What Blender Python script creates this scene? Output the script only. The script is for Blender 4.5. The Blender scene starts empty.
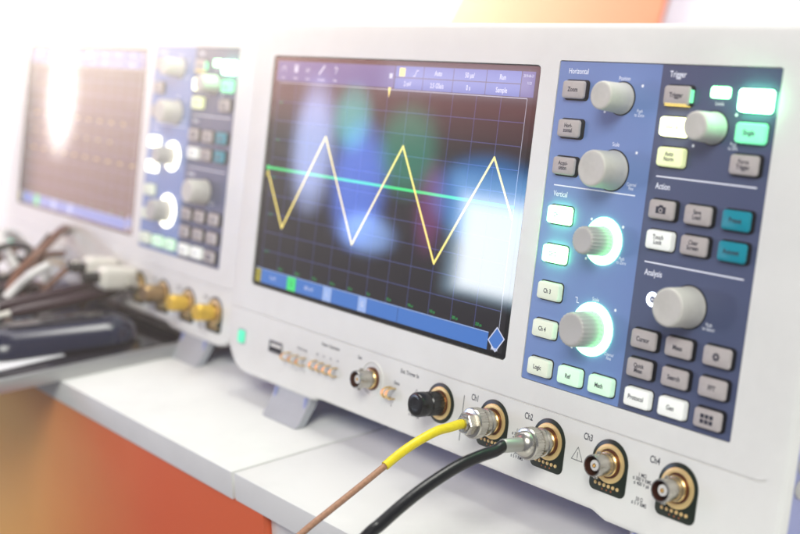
import bpy, bmesh, math, random
from mathutils import Vector, Matrix
random.seed(7)
S = 0.001                       # the script thinks in millimetres
scn = bpy.context.scene
HAZE = .032                     # per metre
col = scn.collection
PI = math.pi

# ------------------------------------------------------------------ materials
MAT = {}
def mat(name, base, rough=0.5, metal=0.0, emit=None, estr=0.0, spec=0.5, coat=0.0, trans=0.0,
        bump=0.0, bscale=900.0, vary=0.0, vscale=30.0, ior=1.5, alpha=1.0):
    if name in MAT: return MAT[name]
    m = bpy.data.materials.new(name); m.use_nodes = True
    nt = m.node_tree; b = nt.nodes['Principled BSDF']
    b.inputs['Base Color'].default_value = (*base, 1)
    b.inputs['Roughness'].default_value = rough
    b.inputs['Metallic'].default_value = metal
    b.inputs['Specular IOR Level'].default_value = spec
    b.inputs['IOR'].default_value = ior
    b.inputs['Coat Weight'].default_value = coat
    b.inputs['Transmission Weight'].default_value = trans
    b.inputs['Alpha'].default_value = alpha
    if emit:
        b.inputs['Emission Color'].default_value = (*emit, 1)
        b.inputs['Emission Strength'].default_value = estr
    if bump or vary:
        tc = nt.nodes.new('ShaderNodeTexCoord')
    if bump:
        n = nt.nodes.new('ShaderNodeTexNoise'); n.inputs['Scale'].default_value = bscale
        n.inputs['Detail'].default_value = 4
        bp = nt.nodes.new('ShaderNodeBump'); bp.inputs['Strength'].default_value = bump
        bp.inputs['Distance'].default_value = 0.0003
        nt.links.new(tc.outputs['Object'], n.inputs['Vector'])
        nt.links.new(n.outputs['Fac'], bp.inputs['Height'])
        nt.links.new(bp.outputs['Normal'], b.inputs['Normal'])
    if vary:
        n = nt.nodes.new('ShaderNodeTexNoise'); n.inputs['Scale'].default_value = vscale
        n.inputs['Detail'].default_value = 6
        r = nt.nodes.new('ShaderNodeMapRange')
        r.inputs['To Min'].default_value = max(0.02, rough - vary); r.inputs['To Max'].default_value = rough + vary
        nt.links.new(tc.outputs['Object'], n.inputs['Vector'])
        nt.links.new(n.outputs['Fac'], r.inputs['Value'])
        nt.links.new(r.outputs['Result'], b.inputs['Roughness'])
    MAT[name] = m
    return m

WHITE = mat('white_plastic', (.83, .825, .79), .36, bump=.12, bscale=2600, vary=.06)
HOUSE = mat('housing_plastic', (.33, .36, .62), .45, bump=.15, bscale=1800, vary=.05)  # grey-blue: the shade on the flank is put into this colour
FOOT = mat('foot_plastic', (.44, .46, .49), .42, bump=.1, vary=.05)
BLUE = mat('panel_blue', (.17, .265, .55), .34, bump=.06, bscale=3000, vary=.05)
SLATE = mat('panel_slate', (.078, .096, .185), .36, bump=.06, bscale=3000, vary=.05)
GLASS = mat('display_glass', (.006, .005, .008), .035, spec=.62)
PRINTW = mat('print_white', (.85, .87, .95), .5, emit=(.8, .85, 1), estr=.12)
INK = mat('print_ink', (.03, .03, .05), .5)
DARKGAP = mat('gap_rubber', (.012, .012, .018), .6)
KEY = mat('key_grey', (.50, .455, .44), .42, bump=.1, vary=.05)
KEYW = mat('key_white', (.78, .80, .76), .4, emit=(1, 1, .93), estr=.22)
KEYCREAM = mat('key_cream', (.70, .74, .62), .4, emit=(.9, 1, .75), estr=.16)
KEYMINT = mat('key_mint', (.60, .80, .62), .4, emit=(.62, 1, .68), estr=.30)
KEYTEAL = mat('key_teal', (.0, .27, .36), .38, bump=.08)
LITGREEN = mat('key_lit_green', (.4, .9, .7), .4, emit=(.26, 1, .32), estr=6.2)
LITRUN = mat('key_lit_run', (.4, .9, .7), .4, emit=(.22, 1, .42), estr=14)
LITMINT = mat('key_lit_mint', (.5, .9, .7), .4, emit=(.35, 1, .62), estr=2.6)
LITYEL = mat('key_lit_yellow', (.9, .9, .6), .4, emit=(.95, 1, .55), estr=2.2)
LITYEL2 = mat('key_pale_yellow', (.75, .78, .5), .4, emit=(.9, 1, .45), estr=.35)
LITG2 = mat('key_soft_green', (.25, .62, .42), .4, emit=(.16, .9, .42), estr=.75)
YEDGE = mat('key_yellow_edge', (.8, .6, .15), .4, emit=(1, .75, .2), estr=.6)
RING = mat('ring_green', (.4, .9, .8), .4, emit=(.28, 1, .38), estr=4.4)
RINGW = mat('ring_warm', (.9, .9, .8), .4, emit=(1, .95, .75), estr=2.6)
RINGB = mat('ring_white', (.9, .9, 1), .4, emit=(.8, .88, 1), estr=2.2)
KNOB = mat('knob_plastic', (.62, .60, .55), .42, bump=.12, vary=.06)
KNOBD = mat('knob_plastic_dark', (.50, .485, .46), .42, bump=.12, vary=.06)
NICKEL = mat('nickel', (.56, .53, .47), .27, metal=1, bump=.05, bscale=1500, vary=.1, vscale=120)
FERR = mat('ferrule_metal', (.50, .50, .45), .42, metal=.9, vary=.06)
GOLD = mat('gold_metal', (.83, .60, .27), .26, metal=1, vary=.08)
GOLDRING = mat('gold_ring', (.86, .62, .28), .40, metal=.55, vary=.08)
PCB = mat('black_green_plate', (.012, .02, .012), .3)
DIEL = mat('dielectric', (.78, .76, .72), .5)
BORE = mat('bore', (.16, .06, .04), .4, metal=.6)
COPPERDOT = mat('copper_dot', (.42, .14, .06), .45, metal=.3)
BLACKP = mat('black_plastic', (.008, .008, .010), .22, bump=.1, vary=.06)
BLACKC = mat('black_cable', (.006, .006, .008), .28, bump=.25, bscale=700)
YELC = mat('yellow_sleeve', (.88, .70, .015), .38, bump=.15, bscale=800)
COAX = mat('brown_coax', (.44, .23, .14), .40, bump=.3, bscale=1500)
POWER = mat('power_green', (.1, .6, .4), .4, emit=(.05, .62, .30), estr=.62)
YCAP = mat('yellow_cap', (.82, .52, .06), .3, metal=.45, bump=.1)
CREAM = mat('cream_plastic', (.78, .74, .66), .42, bump=.1)
BRONZE = mat('bronze', (.42, .27, .13), .3, metal=.8)

def sflat(name, c, e):            # a lit patch of the display, under the same glossy glass
    return mat(name, (.01, .01, .01), .035, emit=c, estr=e*.72, spec=.62)
D_BAR = sflat('display_bar_lilac', (.09, .11, .34), 1.0)
D_BAR2 = sflat('display_bar_blue', (.09, .17, .52), 1.0)
D_BOT = sflat('display_bar_deep_blue', (.065, .20, .60), 1.0)
D_BOTL = sflat('display_bar_pale', (.35, .50, .90), 1.0)
D_GRID = sflat('display_grid', (.085, .10, .30), 1.0)
D_GRIDW = sflat('display_frame', (.50, .52, .66), 1.0)
D_YEL = sflat('display_yellow', (1.0, .80, .20), 1.45)
D_DIM = sflat('display_yellow_dim', (.55, .42, .12), 1.0)
D_GRN = sflat('display_green', (.06, .80, .22), 1.0)
D_GRN2 = sflat('display_green_small', (.03, .42, .10), 1.0)
D_TXT = sflat('display_text', (.72, .76, .95), 1.0)
D_OCH = sflat('display_ochre', (.38, .33, .03), 1.0)
D_BG = sflat('display_ground', (.012, .009, .014), 1.0)

def mottle(m, amt, scale):
    nt = m.node_tree; b = nt.nodes['Principled BSDF']; c = b.inputs['Base Color'].default_value[:3]
    tc = nt.nodes.new('ShaderNodeTexCoord'); n = nt.nodes.new('ShaderNodeTexNoise'); n.inputs['Scale'].default_value = scale
    n.inputs['Detail'].default_value = 8; n.inputs['Roughness'].default_value = .7
    r = nt.nodes.new('ShaderNodeValToRGB'); r.color_ramp.elements[0].position = .36; r.color_ramp.elements[1].position = .56
    r.color_ramp.elements[0].color = (*[x*(1-amt) for x in c], 1); r.color_ramp.elements[1].color = (*c, 1)
    nt.links.new(tc.outputs['Object'], n.inputs['Vector']); nt.links.new(n.outputs['Fac'], r.inputs['Fac']); nt.links.new(r.outputs['Color'], b.inputs['Base Color'])
mottle(WHITE, .05, 14); mottle(KNOB, .10, 90); mottle(KEY, .10, 160); mottle(FOOT, .08, 60); mottle(YELC, .10, 220); mottle(COAX, .25, 700)

# ------------------------------------------------------------------ mesh helpers (mm; x right, y depth away from viewer, z up)
class MB:
    def __init__(s): s.v = []; s.f = []; s.m = []; s.mats = []; s.sm = []
    def mi(s, m):
        if m not in s.mats: s.mats.append(m)
        return s.mats.index(m)
    def add(s, vs, fs, m, smooth=False):
        o = len(s.v); s.v += [tuple(v) for v in vs]; k = s.mi(m)
        for f in fs: s.f.append([i + o for i in f]); s.m.append(k); s.sm.append(smooth)
    def loft(s, loops, m, cap0=True, cap1=True, smooth=False, closed=True):
        n = len(loops[0]); vs = [p for l in loops for p in l]; fs = []
        for a in range(len(loops) - 1):
            for i in range(n if closed else n - 1):
                j = (i + 1) % n
                fs.append([a*n+i, a*n+j, (a+1)*n+j, (a+1)*n+i])
        s.add(vs, fs, m, smooth)
        if cap0: s.add(loops[0], [list(range(n))[::-1]], m)
        if cap1: s.add(loops[-1], [list(range(n))], m)
    def box(s, x0, x1, y0, y1, z0, z1, m):
        vs = [(x, y, z) for x in (x0, x1) for y in (y0, y1) for z in (z0, z1)]
        s.add(vs, [(0,1,3,2),(4,6,7,5),(0,4,5,1),(2,3,7,6),(0,2,6,4),(1,5,7,3)], m)
    def sheet(s, x0, x1, z0, z1, y, m):           # faces the viewer (-y)
        s.add([(x0,y,z0),(x1,y,z0),(x1,y,z1),(x0,y,z1)], [(0,1,2,3)], m)
    def poly(s, pts, y, m): s.add([(p[0], y, p[1]) for p in pts], [list(range(len(pts)))], m)
    def stroke(s, pts, w, y, m, closed=False):
        n = len(pts)
        for i in range(n if closed else n - 1):
            a = Vector(pts[i]); b = Vector(pts[(i+1) % n]); d = (b - a).normalized(); nn = Vector((-d.y, d.x)) * w/2
            e = d * w * .35
            q = [a - e - nn, b + e - nn, b + e + nn, a - e + nn]
            s.poly(q, y - .004 * (i % 2), m)
    def build(s, name, parent=None, loc=(0,0,0), recalc=True, shade=35):
        me = bpy.data.meshes.new(name)
        me.from_pydata([(v[0]*S, v[1]*S, v[2]*S) for v in s.v], [], s.f)
        for m in s.mats: me.materials.append(m)
        for p, k, sm in zip(me.polygons, s.m, s.sm): p.material_index = k; p.use_smooth = True
        if recalc:
            bm = bmesh.new(); bm.from_mesh(me)
            bmesh.ops.remove_doubles(bm, verts=bm.verts, dist=1e-7)
            bmesh.ops.recalc_face_normals(bm, faces=bm.faces); bm.to_mesh(me); bm.free()
        try: me.set_sharp_from_angle(angle=math.radians(shade))
        except Exception: pass
        me.update()
        return link(name, me, parent, loc)
def link(name, me, parent=None, loc=(0,0,0)):
    o = bpy.data.objects.new(name, me); col.objects.link(o)
    o.location = tuple(c*S for c in loc)
    if parent: o.parent = parent
    return o
def tag(o, label=None, cat=None, group=None, kind=None):
    if label: o['label'] = label
    if cat: o['category'] = cat
    if group: o['group'] = group
    if kind: o['kind'] = kind
    return o

def rr(w, h, r, y, cx=0, cz=0, inset=0, seg=6):
    w -= 2*inset; h -= 2*inset; r = max(.05, r - inset*.6); out = []
    for (sx, sz, a0) in ((1,1,0),(-1,1,90),(-1,-1,180),(1,-1,270)):
        for k in range(seg + 1):
            a = math.radians(a0 + 90*k/seg)
            out.append((cx + sx*(w/2 - r) + r*math.cos(a), y, cz + sz*(h/2 - r) + r*math.sin(a)))
    return out
def circ(r, y, cx=0, cz=0, n=40, ribs=0, amp=0):
    return [(cx + (r + (amp*math.cos(ribs*2*PI*k/n) if ribs else 0))*math.cos(2*PI*k/n), y,
             cz + (r + (amp*math.cos(ribs*2*PI*k/n) if ribs else 0))*math.sin(2*PI*k/n)) for k in range(n)]
def lathe(mb, prof, m, n=40, cx=0, cz=0, cap0=True, cap1=True, ribs=0, amp=0):
    mb.loft([circ(r, y, cx, cz, n, ribs, amp) for (y, r) in prof], m, cap0, cap1)

_txt = {}
def text(mb, s, x, z, y, size, m, align='CENTER', sx=.82, bold=0.0, space=1.0):
    key = (s, align, bold, space)
    if key not in _txt:
        c = bpy.data.curves.new('lettering_source', 'FONT'); c.body = s; c.size = 1; c.align_x = align
        c.align_y = 'CENTER'; c.resolution_u = 3; c.space_line = .82 * space; c.offset = bold
        o = bpy.data.objects.new('lettering_source', c); col.objects.link(o)
        dg = bpy.context.evaluated_depsgraph_get()
        me = bpy.data.meshes.new_from_object(o.evaluated_get(dg))
        vs = [tuple(v.co) for v in me.vertices]; fs = [list(p.vertices) for p in me.polygons]
        bpy.data.objects.remove(o); bpy.data.curves.remove(c); bpy.data.meshes.remove(me)
        _txt[key] = (vs, fs)
    vs, fs = _txt[key]
    mb.add([(x + v[0]*size*sx, y, z + v[1]*size) for v in vs], fs, m)

# ------------------------------------------------------------------ device frame
A = math.radians(10.3); sA, cA = math.sin(A), math.cos(A)
TZ = 209.4                       # height of the device origin over the table
BV = -TZ / cA                    # v of the table point below the face
def d2w(u, v, w=0):              # device (right, up, depth) -> world mm
    return Vector((u, sA*v + cA*w, TZ + cA*v - sA*w))
BU = 181.0
# meshes of the scope are written in device mm, then shifted so that its Empty stands on the table
def L(u, w, v): return (u - BU, w, v - BV)

WB = 118.0                       # depth of the housing
def offset_poly(pts, d):
    n = len(pts); out = []
    for i in range(n):
        a = Vector(pts[i-1]); b = Vector(pts[i]); c = Vector(pts[(i+1) % n])
        n1 = Vector(((b-a).y, -(b-a).x)); n2 = Vector(((c-b).y, -(c-b).x))
        if n1.length: n1.normalize()
        if n2.length: n2.normalize()
        nn = n1 + n2
        if nn.length < 1e-6: nn = n1
        nn.normalize(); k = max(.5, nn.dot(n1))
        out.append((b.x - nn.x*d/k, b.y - nn.y*d/k))
    return out
def arc(cx, cz, r, a0, a1, n=8): return [(cx + r*math.cos(math.radians(a0+(a1-a0)*k/n)), cz + r*math.sin(math.radians(a0+(a1-a0)*k/n))) for k in range(n+1)]
def outline():
    p = []
    p += arc(384-13, 20-13, 13, 0, 90)
    p += arc(-22+13, 20-13, 13, 90, 180)
    p += arc(-22+24, -195.8+24, 24, 180, 270, 12)
    p += [(74, -195.8), (80, -193.6), (290, -193.6), (298, -196.2)]
    p += arc(384-24, -196.2+24, 24, 270, 360, 12)
    return p        # counter-clockwise
OUT = outline()

def boolean(o, cutters):
    for c in cutters:
        md = o.modifiers.new('cut', 'BOOLEAN'); md.object = c; md.operation = 'DIFFERENCE'; md.solver = 'EXACT'
    dg = bpy.context.evaluated_depsgraph_get(); dg.update()
    me = bpy.data.meshes.new_from_object(o.evaluated_get(dg))
    o.modifiers.clear(); o.data = me
    for c in cutters: bpy.data.objects.remove(c)
    for p in me.polygons: p.use_smooth = True
    me.set_sharp_from_angle(angle=math.radians(28))
    return o

_cache = {}
def cached(key, fn):
    if key not in _cache: _cache[key] = fn()
    return _cache[key]

def shell_mesh():
    mb = MB()
    loops = []
    for (d, w) in ((3.2, 0), (1.7, .35), (.7, 1.1), (.15, 2.4), (0, 3.2), (0, 5.0)):
        loops.append([L(x, w, z) for (x, z) in offset_poly(OUT, d)])
    mb.loft(loops, WHITE)
    o = mb.build('front_cover')
    def cut(fn):
        c = MB(); fn(c); return c.build('cutter')
    def f1(c): c.loft([[L(x, w, z) for (x, _, z) in rr(226.8, 140.3, 2.6, 0, 113, -69.75)] for w in (-5, 3)], DARKGAP)
    def f2(c): c.loft([[L(x, w, z) for (x, _, z) in rr(118.4, 148.0, 1.0, 0, 297.15, -71.2)] for w in (-5, 2)], WHITE)
    def f3(c): c.loft([[L(x, w, z) for (x, _, z) in ((-30, 0, -156.7), (372, 0, -156.7), (374.5, 0, -155.9), (375.0, 0, -154.8), (374.0, 0, -155.0), (372, 0, -155.9), (-30, 0, -155.9))] for w in (-5, .8)], WHITE)
    boolean(o, [cut(f1), cut(f2), cut(f3)])
    me = o.data; bpy.data.objects.remove(o); return me

def housing_mesh():
    mb = MB()
    def ring(d, w, zlift=0):
        r = []
        for (x, z) in offset_poly(OUT, d):
            if z < -150: z = z + zlift * (-150 - z) / 46.0
            r.append(L(x, w, z))
        return r
    mb.loft([ring(1.4, 5.0), ring(.8, 5.8), ring(1.2, 60, 3), ring(2.0, 100, 8), ring(7, WB, 10)], HOUSE)
    # ribbed grip bumpers on the flanks
    for s, x in ((1, 383.2), (-1, -21.2)):
        for (wc, vc) in ((11, -147.5), (11, -157)):
            mb.loft([[L(x + s*d, wc + q[0]*k, vc + q[2]*k) for q in circ(4, 0, n=20)] for d, k in ((-1, 1), (1.2, 1), (1.8, .7))], KNOBD)
    o = mb.build('housing'); me = o.data; bpy.data.objects.remove(o); return me

def seg_panel(mb):
    y = .25
    def P(u, v): return (u - BU, v - BV)
    # blue and slate areas butt at u = 297.6
    mb.loft([[L(x, w, z) for (x, z) in ((238.3, 2.4), (238.3, -144.9), (297.55, -144.9), (297.55, 2.4))] for w in (1.6, y)], BLUE)
    mb.loft([[L(x, w, z) for (x, z) in ((297.6, 2.4), (297.6, -144.9), (356.0, -144.9), (356.0, 2.4))] for w in (1.6, y)], SLATE)
def panel_print(mb):
    y = .20
    def T(s, u, v, size, al='CENTER', sx=.8, b=.0): text(mb, s, u - BU, v - BV, y, size, PRINTW, al, sx, b)
    T('Horizontal', 244.0, -1.9, 3.5, 'LEFT', .80, .008)
    T('Vertical', 244.0, -57.6, 3.5, 'LEFT', .80, .008)
    T('Trigger', 301.8, -1.5, 3.7, 'LEFT', .78, .012)
    T('Action', 302.0, -48.3, 3.7, 'LEFT', .78, .012)
    T('Analysis', 302.4, -84.9, 3.7, 'LEFT', .78, .012)
    T('Position', 277.5, -4.2, 2.5)
    T('Scale', 277.4, -32.8, 2.5)
    T('Scale', 277.4, -101.3, 2.5)
    T('Push\nto Zero', 288.2, -18.6, 2.1)
    T('Coarse/\nFine', 289.0, -50.1, 2.1)
    T('Push\nto Zero', 289.0, -82.3, 2.1)
    T('Coarse/\nFine', 289.0, -124.5, 2.1)
    T('Levels', 328.8, -12.5, 2.2)
    T('Push\nto 50%', 338.0, -29.0, 2.0)
    T('Push\nto Select', 338.5, -102.0, 2.1)
    for (a, b, v) in ((243.6, 291.8, -53.7), (301.6, 351.8, -44.2), (301.6, 351.8, -80.5)):
        mb.sheet(a - BU, b - BU, v - .28 - BV, v + .28 - BV, y, PRINTW)
    for (u, v) in ((288.0, -7.0), (268.5, -19.0), (289.5, -35.5), (268.8, -51.0), (269.0, -66.5), (287.5, -67.8), (268.6, -84.2), (289.3, -104.0), (267.0, -124.8), (337.6, -16.5), (318.6, -30.2)):
        c = [(u - BU + .75*math.cos(a), v - BV + .75*math.sin(a)) for a in (0.5, 1.6, 2.7, 3.9, 5.3)]
        mb.poly(c, y, PRINTW)
    mb.stroke([(265.5 - BU, -102.2 - BV), (266.6 - BU, -102.2 - BV), (266.6 - BU, -104.4 - BV), (267.8 - BU, -104.4 - BV)], .35, y, PRINTW)

def key_mesh(legend, m, w=13.8, h=8.3, tall=3.0, edge=None, icon=None, tsize=2.6):
    def fn():
        mb = MB()
        mb.loft([rr(w+1.1, h+1.1, 1.9, y) for y in (.3, -.12)], DARKGAP)
        side = DARKGAP if m in (KEY, KEYTEAL) else m
        mb.loft([rr(w, h, 1.6, .2), rr(w, h, 1.6, -tall + 1.15, inset=.14)], side, True, False)
        mb.loft([rr(w, h, 1.6, -tall + 1.15, inset=.14), rr(w, h, 1.5, -tall + .9, inset=.18), rr(w, h, 1.4, -tall + .3, inset=.42),
                 rr(w, h, 1.3, -tall, inset=1.0)], m, False, True)
        y = -tall - .03
        inkm = INK
        if legend:
            two = '\n' in legend
            text(mb, legend, 0, .15 if two else 0, y, tsize if two else tsize + .25, inkm, sx=.84, bold=.028, space=1.0)
        if icon == 'camera':
            mb.poly([(-2.6,-1.6),(2.6,-1.6),(2.6,1.3),(1.3,1.3),(.8,2.0),(-.8,2.0),(-1.3,1.3),(-2.6,1.3)], y, inkm)
            mb.poly([(1.1*math.cos(a*PI/8), -.2+1.1*math.sin(a*PI/8)) for a in range(16)], y - .03, m)
            mb.poly([(.6*math.cos(a*PI/8), -.2+.6*math.sin(a*PI/8)) for a in range(16)], y - .06, inkm)
        if icon == 'gear':
            mb.poly([((1.9 if a % 4 < 2 else 1.35)*math.cos(a*PI/16), (1.9 if a % 4 < 2 else 1.35)*math.sin(a*PI/16)) for a in range(32)], y, inkm)
            mb.poly([(.6*math.cos(a*PI/8), .6*math.sin(a*PI/8)) for a in range(16)], y - .03, m)
        if icon == 'apps':
            for i in range(3):
                for j in range(2):
                    mb.sheet(-3.2 + i*2.2, -1.4 + i*2.2, -2.0 + j*2.2, -.3 + j*2.2, y, inkm)
        if edge:
            mb.sheet(-w/2 + 1.2, w/2 - 1.2, -h/2 + .45, -h/2 + 1.15, -tall + .12, edge)
            mb.box(-w/2 + 1.0, w/2 - 1.0, -tall + .5, -.3, -h/2 - .22, -h/2 + .1, edge)
            mb.box(w/2 - .1, w/2 + .2, -tall + .7, -.3, -h/2 + 1.5, h/2 - 1.5, LITG2)
        o = mb.build('button'); me = o.data; bpy.data.objects.remove(o); return me
    return cached(('key', legend, m.name, w, h, tall, bool(edge), icon), fn)

KEYS = [  # u, v, legend, material, options, label
 (250.5,-10.3,'Zoom',KEY,{},None),(250.5,-27.7,'Hori-\nzontal',KEY,{},None),(250.3,-44.7,'Acqui-\nsition',KEY,{},None),
 (250.8,-67.0,'Ch 1',LITGREEN,{},'brightly glowing green channel button'),(250.8,-84.9,'Ch 2',LITGREEN,{},'brightly glowing green channel button'),
 (250.5,-102.1,'Ch 3',KEYCREAM,{},'pale cream channel button'),(250.3,-119.7,'Ch 4',KEYCREAM,{},'pale cream channel button'),
 (250.2,-137.6,'Logic',KEYCREAM,{},'pale cream button'),(269.4,-137.6,'Ref',KEYMINT,{},'pale mint button'),(288.0,-137.6,'Math',KEYMINT,{},'pale mint button'),
 (308.7,-10.3,'Trigger',KEY,{'edge':YEDGE},'grey button with a lit yellow lower edge'),
 (308.6,-23.2,'Source',LITYEL,{},'glowing yellow-white button'),(309.3,-35.8,'Auto\nNorm',LITYEL2,{},'pale yellow button'),
 (346.6,-10.6,'Run\nStop',LITRUN,{'w':15.2,'h':9.2},'brightest glowing green button'),(346.5,-23.3,'Single',LITG2,{},'soft green lit button'),(346.0,-35.9,'Force\nTrigger',KEY,{},None),
 (308.8,-57.9,None,KEY,{'icon':'camera'},'button with a camera icon'),(327.4,-58.0,'Save\nLoad',KEY,{},None),(346.0,-57.9,'Preset',KEYTEAL,{},'teal button'),
 (309.4,-70.6,'Touch\nLock',KEYW,{},'white button'),(327.5,-70.5,'Clear\nScreen',KEY,{},None),(346.1,-70.4,'Autoset',KEYTEAL,{},'teal button'),
 (308.6,-113.1,'Cursor',KEY,{},None),(326.9,-112.9,'Meas',KEY,{},None),(346.1,-112.6,None,KEY,{'icon':'gear'},'button with a gear icon'),
 (308.3,-125.6,'Quick\nMeas',KEY,{},None),(327.0,-125.5,'Search',KEY,{},None),(346.0,-125.4,'FFT',KEY,{},None),
 (308.9,-138.2,'Protocol',KEYW,{},'white lit button'),(327.3,-138.0,'Gen',KEYW,{},'white lit button'),(345.8,-138.1,None,KEY,{'icon':'apps'},'button with a grid of small squares'),
]

def knob_mesh(r, h, m, ribs):
    def fn():
        mb = MB(); n = 96 if ribs else 56
        lathe(mb, [(.1, r+1.25), (-.25, r+1.25)], DARKGAP, n)
        lathe(mb, [(0, r+.75), (-1.0, r+.7), (-1.6, r+.45), (-2.2, r+.35)], m, n, cap1=False, ribs=ribs, amp=.0)
        lathe(mb, [(-2.2, r+.35), (-h+1.2, r), (-h+.45, r-.2), (-h+.1, r-.6), (-h, r-1.1), (-h+.12, r-2.0)], m, n, cap0=False, ribs=ribs, amp=.16 if ribs else 0)
        o = mb.build('knob', shade=40); me = o.data; bpy.data.objects.remove(o); return me
    return cached(('knob', r, h, m.name, ribs), fn)
def ring_mesh(r0, r1, m):
    def fn():
        mb = MB()
        mb.loft([circ(r1, .1), circ(r1, -.7), circ(r1-.3, -.95), circ(r0, -.95), circ(r0, .1)], m, False, False)
        o = mb.build('light_ring'); me = o.data; bpy.data.objects.remove(o); return me
    return cached(('ring', r0, r1, m.name), fn)

def jack_mesh():
    def fn():
        mb = MB()
        lathe(mb, [(0, 6.25), (-.9, 6.25)], BORE, 40)
        lathe(mb, [(-.9, 5.5), (-2.2, 5.5), (-2.5, 5.2)], GOLD, 40)
        lathe(mb, [(-1.6, 5.0), (-3.0, 5.0), (-3.1, 4.6), (-3.6, 4.6), (-3.7, 4.85), (-11.2, 4.85), (-11.7, 4.65), (-11.7, 4.15)], NICKEL, 44, cap1=False)
        lathe(mb, [(-11.7, 4.15), (-4.0, 4.05)], BORE, 44, cap0=False, cap1=True)
        lathe(mb, [(-4.0, 2.5), (-10.0, 2.4), (-10.2, 2.2), (-10.2, 1.0)], DIEL, 32, cap1=False)
        lathe(mb, [(-10.0, .95), (-10.6, .85), (-10.6, .45), (-9.0, .4)], GOLD, 20)
        for s in (1, -1):                                                                # bayonet studs
            mb.loft([[(q[0], -8.2 + q[2], s*z) for q in circ(1.0, 0, n=14)] for z in (4.5, 5.9)], NICKEL)
        o = mb.build('jack'); me = o.data; bpy.data.objects.remove(o); return me
    return cached('jack', fn)
def arch(w, top, bot, r, y, inset=0):
    w = w/2 - inset; top -= inset; bot += inset
    p = arc(0, top - w, w, 0, 180, 20) + arc(-w + r, bot + r, r, 180, 270, 5) + arc(w - r, bot + r, r, 270, 360, 5)
    return [(a, y, b) for a, b in p]
def plate_mesh():
    def fn():
        mb = MB()
        mb.loft([arch(20.4, 10.6, -13.4, 3, .2), arch(20.4, 10.6, -13.4, 3, -.3), arch(20.4, 10.6, -13.4, 3, -.45, .3)], PCB)
        mb.loft([circ(8.6, -.3), circ(8.6, -.85), circ(8.3, -1.0), circ(6.6, -1.0), circ(6.3, -.7), circ(6.3, -.3)], GOLDRING, False, False)
        for k in range(6):
            lathe(mb, [(-.3, .85), (-.75, .8), (-.95, .5)], GOLDRING, 14, cx=-6.3 + 2.5*k, cz=-9.9)
            if k in (1, 2, 3): lathe(mb, [(-.3, .45), (-.6, .4)], COPPERDOT, 10, cx=-4.7 + 2.5*k, cz=-11.8)
        o = mb.build('connector_plate'); me = o.data; bpy.data.objects.remove(o); return me
    return cached('plate', fn)

def front_print(root, du=0, dv=0):
    y = -.05
    def P(fn):
        mb = MB(); fn(mb); mb.build('printed_label', root)
    def T(s, u, v, size, al='CENTER', sx=.74, b=0.018):
        P(lambda mb: text(mb, s, u + du - BU, v + dv - BV, y, size, INK, al, sx, b))
    for n, u in enumerate((209.3, 246.4, 283.8, 321.4)): T('Ch%d' % (n+1), u, -162.0, 4.3)
    T('Ext. Trigger In', 158.5, -161.2, 3.0, sx=.86)
    T('Gen', 115.4, -161.7, 2.9); T('Demo', 149.0, -168.4, 2.5)
    T('Pattern Generator', 88.0, -161.3, 2.7, sx=.86); T('Probe Comp.', 61.0, -168.4, 2.2, sx=.85)
    for k in range(4): T('P%d' % k, 76 + 6.6*k, -168.2, 2.0)
    T('\u22a5', 146.4, -180.6, 2.4); T('\u22a5', 57.0, -181.3, 2.2); T('\u238d', 64.5, -181.0, 2.2)
    for u in (241.8, 316.0): T('1 M\u03a9\n\u2264 300 V RMS\n\u2264 400 V pk', u, -172.1, 2.35, sx=.80); T('50 \u03a9\n\u2264 5 V RMS', u, -181.6, 2.35, sx=.80)
    T('1 M\u03a9\n\u2264 300 V RMS\n\u2264 400 V pk', 165.3, -179.8, 2.35, sx=.80)
    P(lambda mb: mb.sheet(201.5 + du - BU - .22, 201.5 + du - BU + .22, -185.3 + dv - BV, -162.4 + dv - BV, y, INK))
    for (u, v, r) in ((278.8, -171.2, 4.0), (165.5, -170.7, 3.5)):
        mb = MB()
        p = [(u + du - BU + r*.95*math.cos(a), v + dv - BV - .6 + r*math.sin(a)) for a in (PI/2, PI*7/6, PI*11/6)]
        mb.stroke(p, .30, y, INK, True)
        mb.sheet(u + du - BU - .17, u + du - BU + .17, v + dv - BV - 1.5, v + dv - BV + 1.2, y, INK)
        mb.sheet(u + du - BU - .17, u + du - BU + .17, v + dv - BV - 2.3, v + dv - BV - 1.9, y, INK)
        mb.build('warning_symbol', root)

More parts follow.
